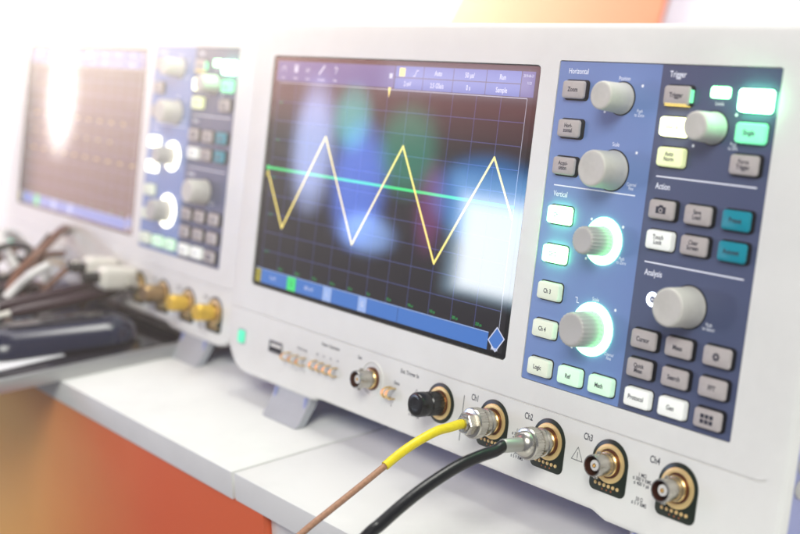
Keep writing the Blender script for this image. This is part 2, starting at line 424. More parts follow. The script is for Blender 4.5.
YG = .55      # glass face depth
def display(parent, waves):
    g = MB()
    g.loft([[L(x, YG, z) for (x, _, z) in rr(226, 139.5, 2.2, 0, 113, -69.75, inset=.25)],
            [L(x, YG + .25, z) for (x, _, z) in rr(226, 139.5, 2.2, 0, 113, -69.75)],
            [L(x, 2.8, z) for (x, _, z) in rr(226, 139.5, 2.2, 0, 113, -69.75)]], GLASS)
    glass = tag(g.build('screen_glass', parent))
    def layer(name, k, fn):
        mb = MB(); fn(mb, YG - .02*k); mb.build(name, glass)
    def X(u): return u - BU
    def Z(v): return v - BV
    def lit(mb, y): mb.sheet(X(3.0), X(223.0), Z(-137.2), Z(-2.8), y, D_BG)
    layer('display_area', 1, lit)
    def top(mb, y):
        mb.sheet(X(4.5), X(70.5), Z(-14.6), Z(-2.9), y, D_BAR)
        mb.sheet(X(70.5), X(117.5), Z(-14.6), Z(-2.9), y, D_BAR)
        us = [118, 141.5, 165, 189.5, 213.8]
        for a, b in zip(us[:-1], us[1:]):
            mb.sheet(X(a)+.2, X(b)-.2, Z(-8.7), Z(-2.9), y, D_BAR2); mb.sheet(X(a)+.2, X(b)-.2, Z(-15.0), Z(-9.1), y, D_BAR2)
        mb.sheet(X(214.1), X(223), Z(-15.0), Z(-2.9), y, D_BAR)
        y -= .02
        mb.sheet(X(121.6), X(126.2), Z(-8.2), Z(-3.9), y, D_YEL)
        mb.stroke([(X(133.2), Z(-7.9)), (X(134.6), Z(-7.9)), (X(135.8), Z(-4.9)), (X(137.2), Z(-4.9))], .4, y, D_TXT)
        for s, u, v in (('Auto', 153.2, -6.0), ('50 µs/', 177.2, -6.1), ('Run', 201, -6.2), ('2 mV', 129.2, -12.2), ('2.5 GSa/s', 153, -12.3), ('0 s', 177, -12.3), ('Sample', 201, -12.4)):
            text(mb, s, X(u), Z(v), y, 3.6, D_TXT, sx=.78, bold=.014)
        text(mb, '2019-06-21', X(218.6), Z(-5.0), y, 1.9, D_TXT, sx=.8); text(mb, '11:21', X(219.5), Z(-8.4), y, 1.9, D_TXT, sx=.8)
        mb.sheet(X(113.2), X(115.8), Z(-9.6), Z(-7.0), y, D_TXT)
        for s, u in (('Undo', 11.3), ('Delete', 24.2), ('Zoom', 36.4), ('Annotate', 50.5), ('Help', 64)):
            text(mb, s, X(u), Z(-12.6), y, 2.2, D_TXT, sx=.8, bold=.01)
        mb.stroke([(X(9), Z(-8.6)), (X(10), Z(-6.2)), (X(12.4), Z(-6.2)), (X(13.4), Z(-8.6))], .6, y, D_TXT)
        mb.sheet(X(22.4), X(26.0), Z(-9.2), Z(-5.6), y, D_TXT); mb.sheet(X(21.9), X(26.5), Z(-5.2), Z(-4.7), y, D_TXT)
        mb.stroke([(X(34.4), Z(-8.6)), (X(35.6), Z(-6.6)), (X(36.8), Z(-8.6)), (X(38), Z(-6.6))], .5, y, D_TXT)
        mb.stroke([(X(48), Z(-9.4)), (X(52.6), Z(-4.9))], 1.3, y, D_TXT)
        mb.stroke([(X(62.6), Z(-6.2)), (X(64), Z(-5.0)), (X(65.4), Z(-6.2)), (X(64), Z(-7.9)), (X(64), Z(-9.0))], .55, y, D_TXT)
        mb.sheet(X(8), X(219.2), Z(-15.8), Z(-15.4), y, D_GRIDW)
    layer('toolbar', 2, top)
    def grid(mb, y):
        for k in range(13):
            u = 8 + 17.6*k; mb.sheet(X(u)-.16, X(u)+.16, Z(-128.3), Z(-15.8), y, D_GRIDW if k == 12 else D_GRID)
        for k in range(1, 10):
            v = -15.8 - 11.27*k; mb.sheet(X(8), X(219.2), Z(v)-.16, Z(v)+.16, y - .01, D_GRID)
        for k in range(60):
            mb.sheet(X(8 + 3.52*k)-.07, X(8 + 3.52*k)+.07, Z(-72.7), Z(-71.6), y - .01, D_GRID)
        for k in range(5):
            text(mb, '%d mV' % (8 - 4*k), X(10.2), Z(-27.5 - 22.54*k), y - .02, 2.0, D_GRN2, 'LEFT', sx=.8)
        for k in range(1, 12):
            text(mb, ('%d µs' % (-300 + 50*k)), X(8.8 + 17.6*k), Z(-126.3), y - .02, 2.1, D_GRN2, 'LEFT', sx=.8, bold=.01)
    layer('grid_lines', 2, grid)
    def bot(mb, y):
        mb.sheet(X(2.9), X(8.9), Z(-137.1), Z(-129.0), y - .02, D_OCH)
        mb.sheet(X(9.1), X(37.2), Z(-137.1), Z(-129.0), y, D_BOT)
        mb.sheet(X(37.4), X(46.4), Z(-137.1), Z(-129.0), y - .02, D_GRN)
        mb.sheet(X(46.6), X(73.8), Z(-137.1), Z(-129.0), y, D_BOT)
        mb.sheet(X(74), X(82.4), Z(-137.1), Z(-129.0), y, D_BOTL)
        mb.sheet(X(82.6), X(107.3), Z(-137.1), Z(-129.0), y, D_BOT)
        mb.sheet(X(107.5), X(115.2), Z(-137.1), Z(-129.0), y, D_BOTL)
        mb.sheet(X(115.4), X(142.2), Z(-137.1), Z(-129.0), y, D_BOT)
        mb.sheet(X(142.5), X(212.4), Z(-137.1), Z(-129.0), y, D_BOT)
        mb.sheet(X(2.9), X(212.4), Z(-128.9), Z(-128.45), y - .03, D_BOTL)
        dm = [(X(218), Z(-125.3)), (X(223.6), Z(-130.0)), (X(218.4), Z(-137.0)), (X(212.8), Z(-132.2))]
        mb.poly(dm[::-1], y, D_BOT); mb.stroke(dm, .55, y - .03, D_TXT, True)
        text(mb, 'Menu', X(217.6), Z(-135.8), y - .05, 2.4, D_TXT, sx=.85, bold=.02)
        for s, u in (('1', 5.9), ('2', 41.9), ('L', 78.2), ('G', 111.3)):
            text(mb, s, X(u), Z(-133), y - .05, 4.0, D_TXT if s in 'LG' else D_BG, sx=.9, bold=.01)
        for s, u in (('5 mV/', 22), ('500 mV/', 60)):
            text(mb, s, X(u), Z(-133.0), y - .05, 3.4, D_TXT, sx=.8)
    layer('status_bar', 3, bot)
    if waves == 'triangle':
        def wave(mb, y):
            pts = [(5, -69.5), (25.8, -101.7)]
            u, up = 25.8, True
            while u < 215:
                u += 35.2; pts.append((u, -44.8 if up else -101.9)); up = not up
            (a, b), (c, d) = pts[-2], pts[-1]
            if c > 219: t = (219 - a)/(c - a); pts[-1] = (219, b + (d-b)*t)
            mb.stroke([(X(a), Z(b)) for a, b in pts], 1.2, y, D_YEL)
        layer('waveform', 5, wave)
        layer('trace_line', 4, lambda mb, y: (mb.stroke([(X(3.5), Z(-67.2)), (X(219), Z(-67.2))], 1.5, y, D_GRN),
              mb.poly([(X(113.4), Z(-14.5)), (X(114.5), Z(-20)), (X(115.6), Z(-14.5))][::1], y, D_YEL)))
        layer('channel_marker', 6, lambda mb, y: (mb.poly([(X(3.2), Z(-70.0)), (X(7.5), Z(-71.5)), (X(3.2), Z(-73.0))], y, D_OCH),
              mb.sheet(X(3.2), X(6.5), Z(-68.4), Z(-66.0), y, D_GRN)))
    else:
        def dots(mb, y):
            for (v, n) in ((-58, 9), (-88, 10), (-73, 8)):
                for k in range(n):
                    mb.sheet(X(24 + k*21), X(30 + k*21), Z(v)-.6, Z(v)+.6, y, D_DIM if v != -73 else D_OCH)
        layer('waveform', 5, dots)
    return glass

def build_scope(name, waves, warm=False, du=0, dv=0):
    root = bpy.data.objects.new(name, None); col.objects.link(root)
    root.empty_display_size = .05
    link('front_cover', cached('shell', shell_mesh), root)
    link('housing', cached('housing', housing_mesh), root)
    display(root, waves)
    def panel():
        mb = MB(); seg_panel(mb); panel_print(mb)
        o = mb.build('control_panel', recalc=True); me = o.data; bpy.data.objects.remove(o); return me
    cp = link('control_panel', cached('panel', panel), root)
    front_print(root, du, dv)
    for (u, v, leg, m, opt, lab) in KEYS:
        if warm and m is LITGREEN and u < 300: m = RINGW
        tag(link('button', key_mesh(leg, m, **opt), root, L(u, .25, v)), lab)
    rg = RINGW if warm else RING
    for (u, v, r, h, m, ribs, ring) in ((277.4,-12.8,6.2,14,KNOB,0,0),(277.4,-44.1,8.0,14,KNOB,0,0),(277.4,-75.3,6.0,14,KNOBD,24,10.6),
                                  (277.4,-114.6,7.5,14,KNOBD,24,12.0),(327.6,-22.4,5.9,12.5,KNOB,0,0),(327.4,-95.8,8.0,14,KNOB,0,0)):
        k = link('knob', knob_mesh(r, h, m, ribs), root, L(u, .25, v))
        if ring:
            tag(k, 'grey ribbed knob over a glowing ring')
            link('light_ring', ring_mesh(r + .4, ring, rg), k)
    mb = MB(); mb.loft([rr(9.4, 4.6, 1.2, .1), rr(9.4, 4.6, 1.2, -.5), rr(9.4, 4.6, 1.2, -.8, inset=.4)], LITGREEN)
    tag(mb.build('indicator_lamp', root, L(328.8, .25, -8.0)), 'small rectangular lamp glowing green')
    mb = MB(); mb.loft([circ(3.1, .1), circ(3.1, -.15), circ(1.5, -.15), circ(1.5, .1)], RINGB, False, False)
    mb.poly([(-.6, -.6), (.9, 0), (-.6, .6)], -.12, PRINTW)
    tag(mb.build('function_light', root, L(308.4, .25, -95.8)), 'small white glowing ring')
    # power key
    mb = MB(); mb.loft([rr(8.8, 9.6, 2, .1), rr(8.8, 9.6, 2, -.25)], FOOT)
    mb.loft([rr(7.0, 7.8, 1.6, .1), rr(7.0, 7.8, 1.6, -.9), rr(7.0, 7.8, 1.6, -1.3, inset=.5)], POWER)
    tag(mb.build('power_button', root, L(-4.6, 0, -173.6)), 'small rounded green lit button')
    # usb socket
    mb = MB()
    mb.loft([rr(14.6, 7.4, .8, .1), rr(14.6, 7.4, .8, -.35), rr(13.0, 5.8, .5, -.35), rr(13.0, 5.8, .5, .1)], NICKEL, False, False)
    mb.sheet(-6.5, 6.5, -2.9, 2.9, -.06, DARKGAP); mb.box(-5.6, 5.6, -.3, -.08, .1, 1.9, DIEL)
    mb.build('usb_socket', root, L(33.5 + du, 0, -173 + dv))
    def lug_mesh(rad, out):
        def fn():
            m2 = MB(); path = [Vector((0, y, z)) for y, z in ((.5, -rad), (-out*.6, -rad), (-out*.9, -rad*.6), (-out, 0), (-out*.9, rad*.6), (-out*.6, rad), (.5, rad))]
            m2.loft([[(p.x + a, p.y + b*.6, p.z + b*.6) for a, b in ((-.9,-.5),(.9,-.5),(.9,.5),(-.9,.5))] for p in path], GOLD)
            o = m2.build('lug'); me = o.data; bpy.data.objects.remove(o); return me
        return cached(('lug', rad, out), fn)
    for u in (49, 57, 64.5): link('compensation_lug', lug_mesh(2.2, 6.5), root, L(u + du, 0, -175 + dv))
    for k in range(4): link('pattern_pin', lug_mesh(2.4, 5), root, L(76 + 6.6*k + du, 0, -174.3 + dv))
    link('demo_lug', lug_mesh(2.8, 6), root, L(148 + du, 0, -174.2 + dv))
    link('demo_lug', lug_mesh(2.8, 6), root, L(144.6 + du, 0, -174.2 + dv))
    # generator output: plain jack in a moulded ring
    mb = MB(); mb.loft([circ(9.6, .1), circ(9.6, -.35), circ(9.2, -.5), circ(8.8, -.35), circ(8.8, .1)], WHITE, False, False)
    mb.build('moulded_ring', root, L(128 + du, 0, -170.6 + dv))
    link('jack', jack_mesh(), root, L(128 + du, 0, -170.6 + dv))
    # external trigger plate
    def ext():
        m2 = MB(); m2.loft([circ(10.2, .2), circ(10.2, -.35), circ(9.9, -.5)], PCB)
        m2.loft([circ(8.4, -.3), circ(8.4, -.9), circ(8.1, -1.05), circ(6.6, -1.05), circ(6.3, -.7), circ(6.3, -.3)], GOLDRING, False, False)
        o = m2.build('connector_plate'); me = o.data; bpy.data.objects.remove(o); return me
    p = link('connector_plate', cached('ext', ext), root, L(184.7 + du, 0, -170.4 + dv)); link('jack', jack_mesh(), p)
    for u in (223.8, 260.8, 297.8, 334.8):
        p = link('connector_plate', plate_mesh(), root, L(u + du, 0, -170 + dv)); link('jack', jack_mesh(), p)
    # flip-out feet and rear pads
    def foot():
        m2 = MB()
        def q(w0, w1, v, hw, r=1.2):
            return [L(BU + x, y, v) for x, y in ((-hw, w0), (hw, w0), (hw, w1), (-hw, w1))]
        m2.loft([q(3.5, 9, -190, 18.5), q(1.6, 7, -199, 18.5), q(-4.6, .6, -211.6, 18.3), q(-5.6, -.4, -213.2, 17.4), q(-5.2, -1.5, -213.9, 16.2)], FOOT)
        for x in (-15.5, 15.5):
            m2.box(x - .8, x + .8, .2, 3.0, -204 - BV, -196 - BV, HOUSE)
        o = m2.build('flip_foot', shade=25); me = o.data; bpy.data.objects.remove(o); return me
    link('flip_foot', cached('foot', foot), root, (52.5 - BU, 0, 0))
    link('flip_foot', cached('foot', foot), root, (330.5 - BU, 0, 0))
    def pad():
        m2 = MB(); wv = (-TZ + 105*sA)/cA - BV   # table height under w = 105 in device coordinates
        m2.loft([[(x, y, z + .0) for x, y in ((-14, 97), (14, 97), (14, 113), (-14, 113))] for z in (wv + .1, wv + 9)], DARKGAP)
        o = m2.build('rear_pad'); me = o.data; bpy.data.objects.remove(o); return me
    for u in (40, 322): link('rear_pad', cached('pad', pad), root, (u - BU, 0, 0))
    return root

main = build_scope('oscilloscope', 'triangle')
tag(main, 'large sharp white oscilloscope in front showing a yellow triangle wave and green line', 'oscilloscope', 'white bench oscilloscopes on the table')
base = d2w(BU, BV); main.location = base * S; main.rotation_euler = (-A, 0, 0)
second = build_scope('oscilloscope', 'dots', warm=True, du=22, dv=-4)
tag(second, 'blurred white oscilloscope behind, with glare on its screen and two yellow caps below', 'oscilloscope', 'white bench oscilloscopes on the table')
YAW = -.0074
T2 = Matrix.Translation(Vector((-427, 21.7, 0)) * S) @ Matrix.Rotation(YAW, 4, 'Z')
second.location = T2 @ (base * S); second.rotation_euler = (-A, 0, YAW)

def dev_obj(o, u, v, w=0, sec=False):       # stand a separate thing on a face position of a scope
    p = d2w(u, v, w) * S
    if sec: o.location = T2 @ p; o.rotation_euler = (-A, 0, YAW)
    else: o.location = p; o.rotation_euler = (-A, 0, 0)
    return o

# ------------------------------------------------------------------ caps and cables
mb = MB()
lathe(mb, [(-2.2, 5.9), (-9.0, 6.0)], BLACKP, 48, cap0=True, cap1=False, ribs=24, amp=.22)
lathe(mb, [(-9.0, 6.0), (-9.6, 5.4), (-10.4, 5.4), (-11.0, 6.3), (-15.6, 6.3), (-16.8, 5.7), (-17.3, 4.6), (-17.1, 3.0)], BLACKP, 48, cap0=False, ribs=0)
tag(dev_obj(mb.build('protective_cap'), 184.7, -170.4), 'glossy black knurled cap screwed on the external trigger socket of the front oscilloscope', 'connector cap')

def tube(mb, pts, r, m, n=16, caps=True, weave=0):
    P = [Vector(p) for p in pts]; up = Vector((0, 0, 1)); loops = []
    for i, p in enumerate(P):
        t = (P[min(i+1, len(P)-1)] - P[max(i-1, 0)]).normalized()
        a = t.cross(up)
        if a.length < 1e-3: a = t.cross(Vector((1, 0, 0)))
        a.normalize(); b = a.cross(t)
        rr_ = r(i/(len(P)-1)) if callable(r) else r
        loops.append([tuple(p + a*rr_*math.cos(2*PI*k/n) + b*rr_*math.sin(2*PI*k/n)) for k in range(n)])
    mb.loft(loops, m, caps, caps)
def spline(cp, n=12):
    P = [Vector(p) for p in cp]; P = [P[0]*2 - P[1]] + P + [P[-1]*2 - P[-2]]; out = []
    for i in range(1, len(P)-2):
        for k in range(n):
            t = k/n; a, b, c, d = P[i-1:i+3]
            out.append(.5*((2*b) + (c-a)*t + (2*a-5*b+4*c-d)*t*t + (3*b-a-3*c+d)*t**3))
    out.append(P[-2]); return out

def plug(parent, kind):
    mb = MB()
    lathe(mb, [(-4.2, 6.3), (-4.6, 6.7), (-6.0, 6.7), (-6.3, 6.2), (-9.2, 6.2), (-9.4, 7.1), (-10.2, 7.3)], NICKEL, 48, cap1=False)
    lathe(mb, [(-10.2, 7.3), (-14.4, 7.3)], NICKEL, 72, cap0=False, cap1=False, ribs=36, amp=.12)
    lathe(mb, [(-14.4, 7.3), (-15.2, 6.9), (-15.5, 5.6)], NICKEL, 48, cap0=False)
    # curved bayonet slot seen as a dark groove
    mb.loft([[(6.25*math.cos(a + da), y, 6.25*math.sin(a + da)) for da, y in ((-.13, -5.0), (.13, -5.0), (.13, -9.0), (-.13, -9.0))] for a in (2.6, 2.66)], DARKGAP)
    if kind == 'nut':
        lathe(mb, [(-15.3, 5.4), (-19.0, 5.4), (-19.4, 4.9)], NICKEL, 6)
        lathe(mb, [(-19.2, 3.7), (-20.6, 3.5)], NICKEL, 24)
    else:
        lathe(mb, [(-15.3, 6.0), (-17.2, 5.6), (-18.6, 4.2), (-19.0, 3.3)], NICKEL, 40, cap1=False)
        lathe(mb, [(-19.0, 3.3), (-29.0, 3.15), (-29.4, 2.9)], FERR, 40)
    return mb.build('bayonet_plug', parent)

def cable_root(name, u, label, cat):
    e = bpy.data.objects.new(name, None); col.objects.link(e); tag(e, label, cat)
    return dev_obj(e, u, -170)
MR = Matrix.Rotation(-A, 4, 'X')
def to_local(u, pts):                          # world mm -> local mm of a cable root
    o = d2w(u, -170); inv = MR.inverted()
    return [inv @ (Vector(p) - o) for p in pts]
yc = cable_root('probe_cable', 223.8, 'thin brown coax cable with a yellow sleeve plugged into channel 1', 'cable')
plug(yc, 'nut')
ypts = [d2w(223.8, -170, -18), d2w(223.8, -170.1, -22), (223.8, -58.2, 46.0), (223.9, -66, 46.2), (224, -76.5, 44.4), (224, -87, 41.4), (224, -96.9, 37.4)]
mb = MB(); tube(mb, to_local(223.8, spline(ypts)), lambda t: 2.35 - .25*t, YELC); mb.build('yellow_sleeve', yc)
cpts = [(224, -95.5, 38.0), (224, -111.1, 31.7), (224, -127.7, 25.2), (224, -143.3, 18.9), (223, -175, 3), (221, -215, -25), (218, -260, -75), (215, -290, -150)]
mb = MB(); tube(mb, to_local(223.8, spline(cpts)), 1.5, COAX); mb.build('coax_lead', yc)
bc = cable_root('probe_cable', 260.8, 'thick glossy black cable with a long metal ferrule plugged into channel 2', 'cable')
plug(bc, 'ferrule')
bpts = [d2w(260.8, -170, -24), d2w(260.8, -170.1, -29.2), (261, -64.1, 46.4), (261, -73, 46.3), (261, -84.6, 45.3), (261, -95.9, 42.9), (261, -107.1, 39.7), (261, -118, 35.7), (261, -128.6, 31.1), (261, -137, 27.4), (261, -170, 8), (259, -210, -25), (256, -250, -85), (255, -270, -170)]
mb = MB(); tube(mb, to_local(260.8, spline(bpts)), 2.75, BLACKC); mb.build('cable_jacket', bc)

# things plugged into the second scope
for i, (u, lab) in enumerate(((319.8, 'yellow cap on the blurred oscilloscope, left of the two yellow caps'), (356.8, 'yellow cap on the blurred oscilloscope, rightmost of the two yellow caps'))):
    mb = MB(); lathe(mb, [(-1.5, 5.2), (-3.5, 5.6), (-14, 5.6), (-15, 5.0)], YCAP, 36, ribs=0)
    tag(dev_obj(mb.build('yellow_cap'), u, -174, sec=True), lab, 'connector cap', 'yellow caps on the blurred oscilloscope')
mb = MB(); lathe(mb, [(-1.5, 6.4), (-4, 6.8), (-12, 6.8), (-16, 5.5)], BRONZE, 30)
tag(dev_obj(mb.build('adapter_plug'), 282.8, -174, sec=True), 'bronze metal plug on the blurred oscilloscope beside the yellow caps', 'plug')
for (u, v, lab, w0, h0, dep) in ((238, -170, 'blurred cream plug block nearest the bronze plug', 17, 17, 30), (205, -168, 'blurred cream plug block farther left on the back oscilloscope', 18, 18, 26)):
    e = bpy.data.objects.new('probe_plug', None); col.objects.link(e); tag(e, lab, 'plug', 'cream probe plugs on the blurred oscilloscope'); dev_obj(e, u, v, sec=True)
    mb = MB(); mb.loft([rr(w0, h0, 4, -2, inset=2), rr(w0, h0, 4, -4), rr(w0, h0, 4, -dep+4), rr(w0, h0, 4, -dep, inset=3)], CREAM); mb.build('plug_body', e)
    mb = MB(); lathe(mb, [(-dep + 1, 4.2), (-dep - 12, 3.4)], BLACKP, 20); mb.build('strain_relief', e)

# ------------------------------------------------------------------ table and what lies on it
TOP = mat('table_laminate', (.80, .80, .775), .32, bump=.06, bscale=500, vary=.08, vscale=12)
mottle(TOP, .07, 9)
def slab(mb, x0, x1, y0, y1, z0, z1, m, r=.8):
    pts = [(x0, y0), (x1, y0), (x1, y1), (x0, y1)]
    def ins(d): return [(x0+d, y0+d), (x1-d, y0+d), (x1-d, y1-d), (x0+d, y1-d)]
    mb.loft([[(a, b, z0) for a, b in ins(0)], [(a, b, z1 - r) for a, b in ins(0)], [(a, b, z1 - r*.3) for a, b in ins(r*.3)], [(a, b, z1) for a, b in ins(r)]], m)
YF = -104.6
tb = bpy.data.objects.new('table', None); col.objects.link(tb); tb.location = (0, .3, -.75)
tag(tb, 'white laminate table made of two butted tops with an orange front panel', 'table')
def tpart(mb, name, lab=None):
    o = mb.build(name, tb, (0, -300, 750)); tag(o, lab); return o
SX = 101.0
mb = MB(); slab(mb, -1700, SX - 1.0, YF, 640, -15.5, 0, TOP); tpart(mb, 'table_top')
mb = MB(); slab(mb, SX + 1.0, 1500, YF + .8, 640, -15.5, -.2, TOP); tpart(mb, 'table_top')
# orange front panel: warm flare from the left painted in, amber to red orange
pm = mat('orange_flare_blend', (.8, .2, .08), .38, bump=.05, bscale=300, vary=.05)
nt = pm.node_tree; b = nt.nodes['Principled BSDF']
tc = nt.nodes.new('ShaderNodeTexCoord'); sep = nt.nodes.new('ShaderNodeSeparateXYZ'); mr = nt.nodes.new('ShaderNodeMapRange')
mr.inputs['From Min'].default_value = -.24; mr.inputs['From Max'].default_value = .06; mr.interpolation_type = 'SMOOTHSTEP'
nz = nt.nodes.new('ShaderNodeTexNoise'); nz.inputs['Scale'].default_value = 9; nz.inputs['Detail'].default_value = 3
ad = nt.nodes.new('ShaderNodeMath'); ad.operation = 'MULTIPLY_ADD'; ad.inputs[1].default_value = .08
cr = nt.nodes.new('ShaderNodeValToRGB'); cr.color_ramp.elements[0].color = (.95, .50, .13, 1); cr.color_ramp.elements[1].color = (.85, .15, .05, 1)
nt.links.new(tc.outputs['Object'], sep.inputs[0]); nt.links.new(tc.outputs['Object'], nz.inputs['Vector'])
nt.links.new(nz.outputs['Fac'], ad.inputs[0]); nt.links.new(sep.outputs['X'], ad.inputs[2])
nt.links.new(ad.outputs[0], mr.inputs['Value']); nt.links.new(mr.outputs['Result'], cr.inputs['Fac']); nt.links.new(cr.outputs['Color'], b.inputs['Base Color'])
mb = MB(); mb.box(-1690, 127, YF + 1.5, YF + 19, -748, -15.6, pm); tpart(mb, 'front_panel', 'orange front panel')
mb = MB(); mb.box(128, 1490, YF + 6, YF + 22, -748, -15.6, TOP); tpart(mb, 'side_panel', 'plain white panel beside the orange one')
for x in (-1660, 1460):
    mb = MB(); mb.box(x-18, x+18, 560, 600, -748, -15.6, TOP); tpart(mb, 'leg')

# tray
TRB = mat('tray_gloss', (.010, .008, .014), .12, coat=.5)
SILV = mat('tray_silver', (.55, .55, .54), .35, metal=.85, vary=.08)
tr = bpy.data.objects.new('tray', None); col.objects.link(tr); tr.location = (-.228, -.110, 0); tr.rotation_euler = (0, 0, math.radians(-1))
tag(tr, 'glossy black tray with a silver rim lying on the white table', 'tray')
mb = MB(); slab(mb, -112, 112, -100, 108, 0, 9, SILV, 1.5); mb.build('rim', tr)
mb = MB(); slab(mb, -108.5, 108.5, -96.5, 104.5, 8, 9.6, TRB, .4); mb.build('tray_surface', tr)
# paper card on the tray
PAP = mat('paper', (.86, .86, .88), .6)
mb = MB()
pp = [(-139, -91), (-206, -103), (-250, -175), (-130, -196)]
mb.loft([[(x, y, z) for x, y in pp] for z in (9.7, 10.1)], PAP)
tag(mb.build('paper_card'), 'white paper card lying on the corner of the black tray', 'card')
# dark blue glossy case
HB = mat('case_gloss', (.005, .008, .035), .2, coat=.25)
cs = bpy.data.objects.new('handheld_case', None); col.objects.link(cs); cs.location = (-.166, -.085, .0097); cs.rotation_euler = (0, 0, math.radians(-14))
tag(cs, 'dark blue glossy rounded case lying on the black tray', 'case')
def rrz(w, h, r, z, inset=0): return [(x, y2, z) for (x, _, y2) in rr(w, h, r, 0, inset=inset, seg=8)]
mb = MB(); mb.loft([rrz(52, 110, 22, 0, 2), rrz(52, 110, 22, 3), rrz(52, 110, 22, 12, 1), rrz(52, 110, 22, 18, 5), rrz(52, 110, 22, 22, 11), rrz(52, 110, 22, 23, 17)], HB); mb.build('shell', cs); cs.scale = (1, 1, .82)
mb = MB(); mb.loft([rrz(24, 66, 8, 22.4), rrz(24, 66, 8, 24.2), rrz(24, 66, 8, 24.8, 2)], TRB); mb.build('keypad', cs)
# probe tubes
MAROON = mat('probe_maroon', (.035, .010, .020), .3)
TIPY = mat('tip_yellow', (.75, .6, .08), .4)
for (a, bb, lab) in (((-213, -108, 33), (-227, -24, 33), 'dark maroon probe tube, the farther of two above the blue case'), ((-200, -104, 30), (-206, -18, 31), 'dark maroon probe tube, the nearer of two above the blue case')):
    e = bpy.data.objects.new('probe', None); col.objects.link(e); e.location = Vector((a[0], a[1], 10)) * S
    tag(e, lab, 'probe', 'maroon probes by the tray')
    A0 = Vector((0, 0, a[2]-10)); B0 = Vector(bb) - Vector((a[0], a[1], 10))
    mb = MB(); tube(mb, [A0.lerp(B0, t) for t in (0, .1, .9, 1)], lambda t: 4.6 if .05 < t < .95 else 3.2, MAROON); mb.build('probe_body', e)
    mb = MB(); tube(mb, [A0.lerp(B0, t) for t in (0, -.10, -.2)], lambda t: 2.8 - 1.8*t, CREAM); mb.build('probe_tip', e)
    mb = MB(); tube(mb, spline([A0.lerp(B0, .99), B0 + Vector((2, 14, 2)), B0 + Vector((-4, 26, -6)), B0 + Vector((-10, 30, -14)), B0 + Vector((-30, 32, -20))]), 1.8, BLACKC, 12); mb.build('lead', e)

def wire(name, pts, r, m, lab, cat='wire', group=None):
    P = spline(pts); o0 = Vector((P[0].x, P[0].y, 0))
    mb = MB(); tube(mb, [p - o0 for p in P], r, m, 12); o = mb.build(name, None, o0); return tag(o, lab, cat, group)
G = 'tangled leads left of the tray'
WC = mat('white_cable', (.78, .76, .74), .4); BRC = mat('brown_cable', (.20, .08, .045), .35)
GREYC = mat('blue_grey_cable', (.16, .24, .38), .35); REDT = mat('red_tip', (.75, .08, .04), .4)
wire('lead_wire', [(-300, -52, 14), (-296, -60, 40), (-318, -62, 62), (-345, -40, 58), (-350, -20, 30), (-338, -22, 14)], 4.2, WC, 'thick white lead looping above the tangle at the left edge', group=G)
wire('lead_wire', [(-232, -95, 12), (-252, -80, 40), (-262, -50, 60), (-300, -15, 66), (-330, 0, 50), (-338, 15, 8)], 3.4, BRC, 'brown lead arching over the tangle at the left edge', group=G)
wire('lead_wire', [(-215, -118, 12), (-232, -96, 30), (-258, -88, 24), (-272, -60, 14), (-290, -40, 22), (-320, -45, 14)], 4.0, BLACKC, 'black lead bundled in the tangle at the left edge', group=G)
wire('lead_wire', [(-200, -150, 12), (-212, -120, 17), (-228, -92, 15), (-250, -70, 14), (-268, -78, 14)], 3.0, GREYC, 'blue-grey lead running toward the left edge', group=G)
wire('lead_wire', [(-236, -116, 13), (-246, -84, 34), (-240, -70, 46), (-238, -56, 52)], 3.6, WC, 'short white lead standing up beside the maroon probes', group=G)
wire('lead_wire', [(-290, -80, 12), (-268, -92, 30), (-256, -72, 36), (-280, -50, 20), (-306, -70, 14)], 5.0, MAROON, 'dark maroon lead coiled at the left edge', group=G)
wire('lead_wire', [(-205, -160, 12), (-215, -140, 20), (-222, -122, 24), (-228, -108, 22)], 2.4, TIPY, 'short yellow lead at the left edge', group=G)
wire('lead_wire', [(-190, -150, 11), (-192, -132, 15), (-198, -120, 18)], 2.2, REDT, 'short red lead end at the left edge', group=G)
for k in range(9):
    cx, cy = random.uniform(-335, -255), random.uniform(-100, -45); z0 = random.uniform(14, 50); pts = []
    for j in range(6):
        a = k*1.3 + j*1.15; r = random.uniform(16, 34)
        pts.append((cx + r*math.cos(a)*.8, cy + r*math.sin(a), max(13, z0 + random.uniform(-16, 16))))
    wire('lead_wire', pts, random.uniform(1.8, 3.6), (BLACKC, BRC, MAROON)[k % 3], ('thin black lead twisted into the tangle at the left edge', 'thin brown lead twisted into the tangle at the left edge', 'thin maroon lead twisted into the tangle at the left edge')[k % 3], group=G)
mb = MB()
ball = []
for k in range(9):
    a = PI*k/8; ball.append((-13*math.cos(a), max(.2, 13*math.sin(a))))
lathe(mb, ball, CREAM, 28, cz=13)
tag(mb.build('plug_head', None, (-318, -62, 9.6)), 'round cream plug head beyond the tangled leads', 'plug')

# third instrument, only its edge shows
ti = bpy.data.objects.new('bench_instrument', None); col.objects.link(ti); ti.location = (-.72, .15, 0)
tag(ti, 'white instrument edge at the far left behind the tangled leads', 'instrument')
mb = MB(); mb.loft([[(x, y, z) for (x, _, z) in rr(250, 160, 10, 0, 0, 86, inset=i)] for y, i in ((-100, 3), (-97, .6), (-92, 0), (100, 0))], WHITE); mb.build('case', ti)
mb = MB(); mb.loft([[(x, y, z) for (x, _, z) in rr(150, 110, 3, 0, -30, 90)] for y in (-100.4, -96)], GLASS); mb.build('screen', ti)
for x in (-100, 100):
    mb = MB(); mb.box(x-12, x+12, -70, -40, 0, 8, DARKGAP); mb.build('foot', ti)

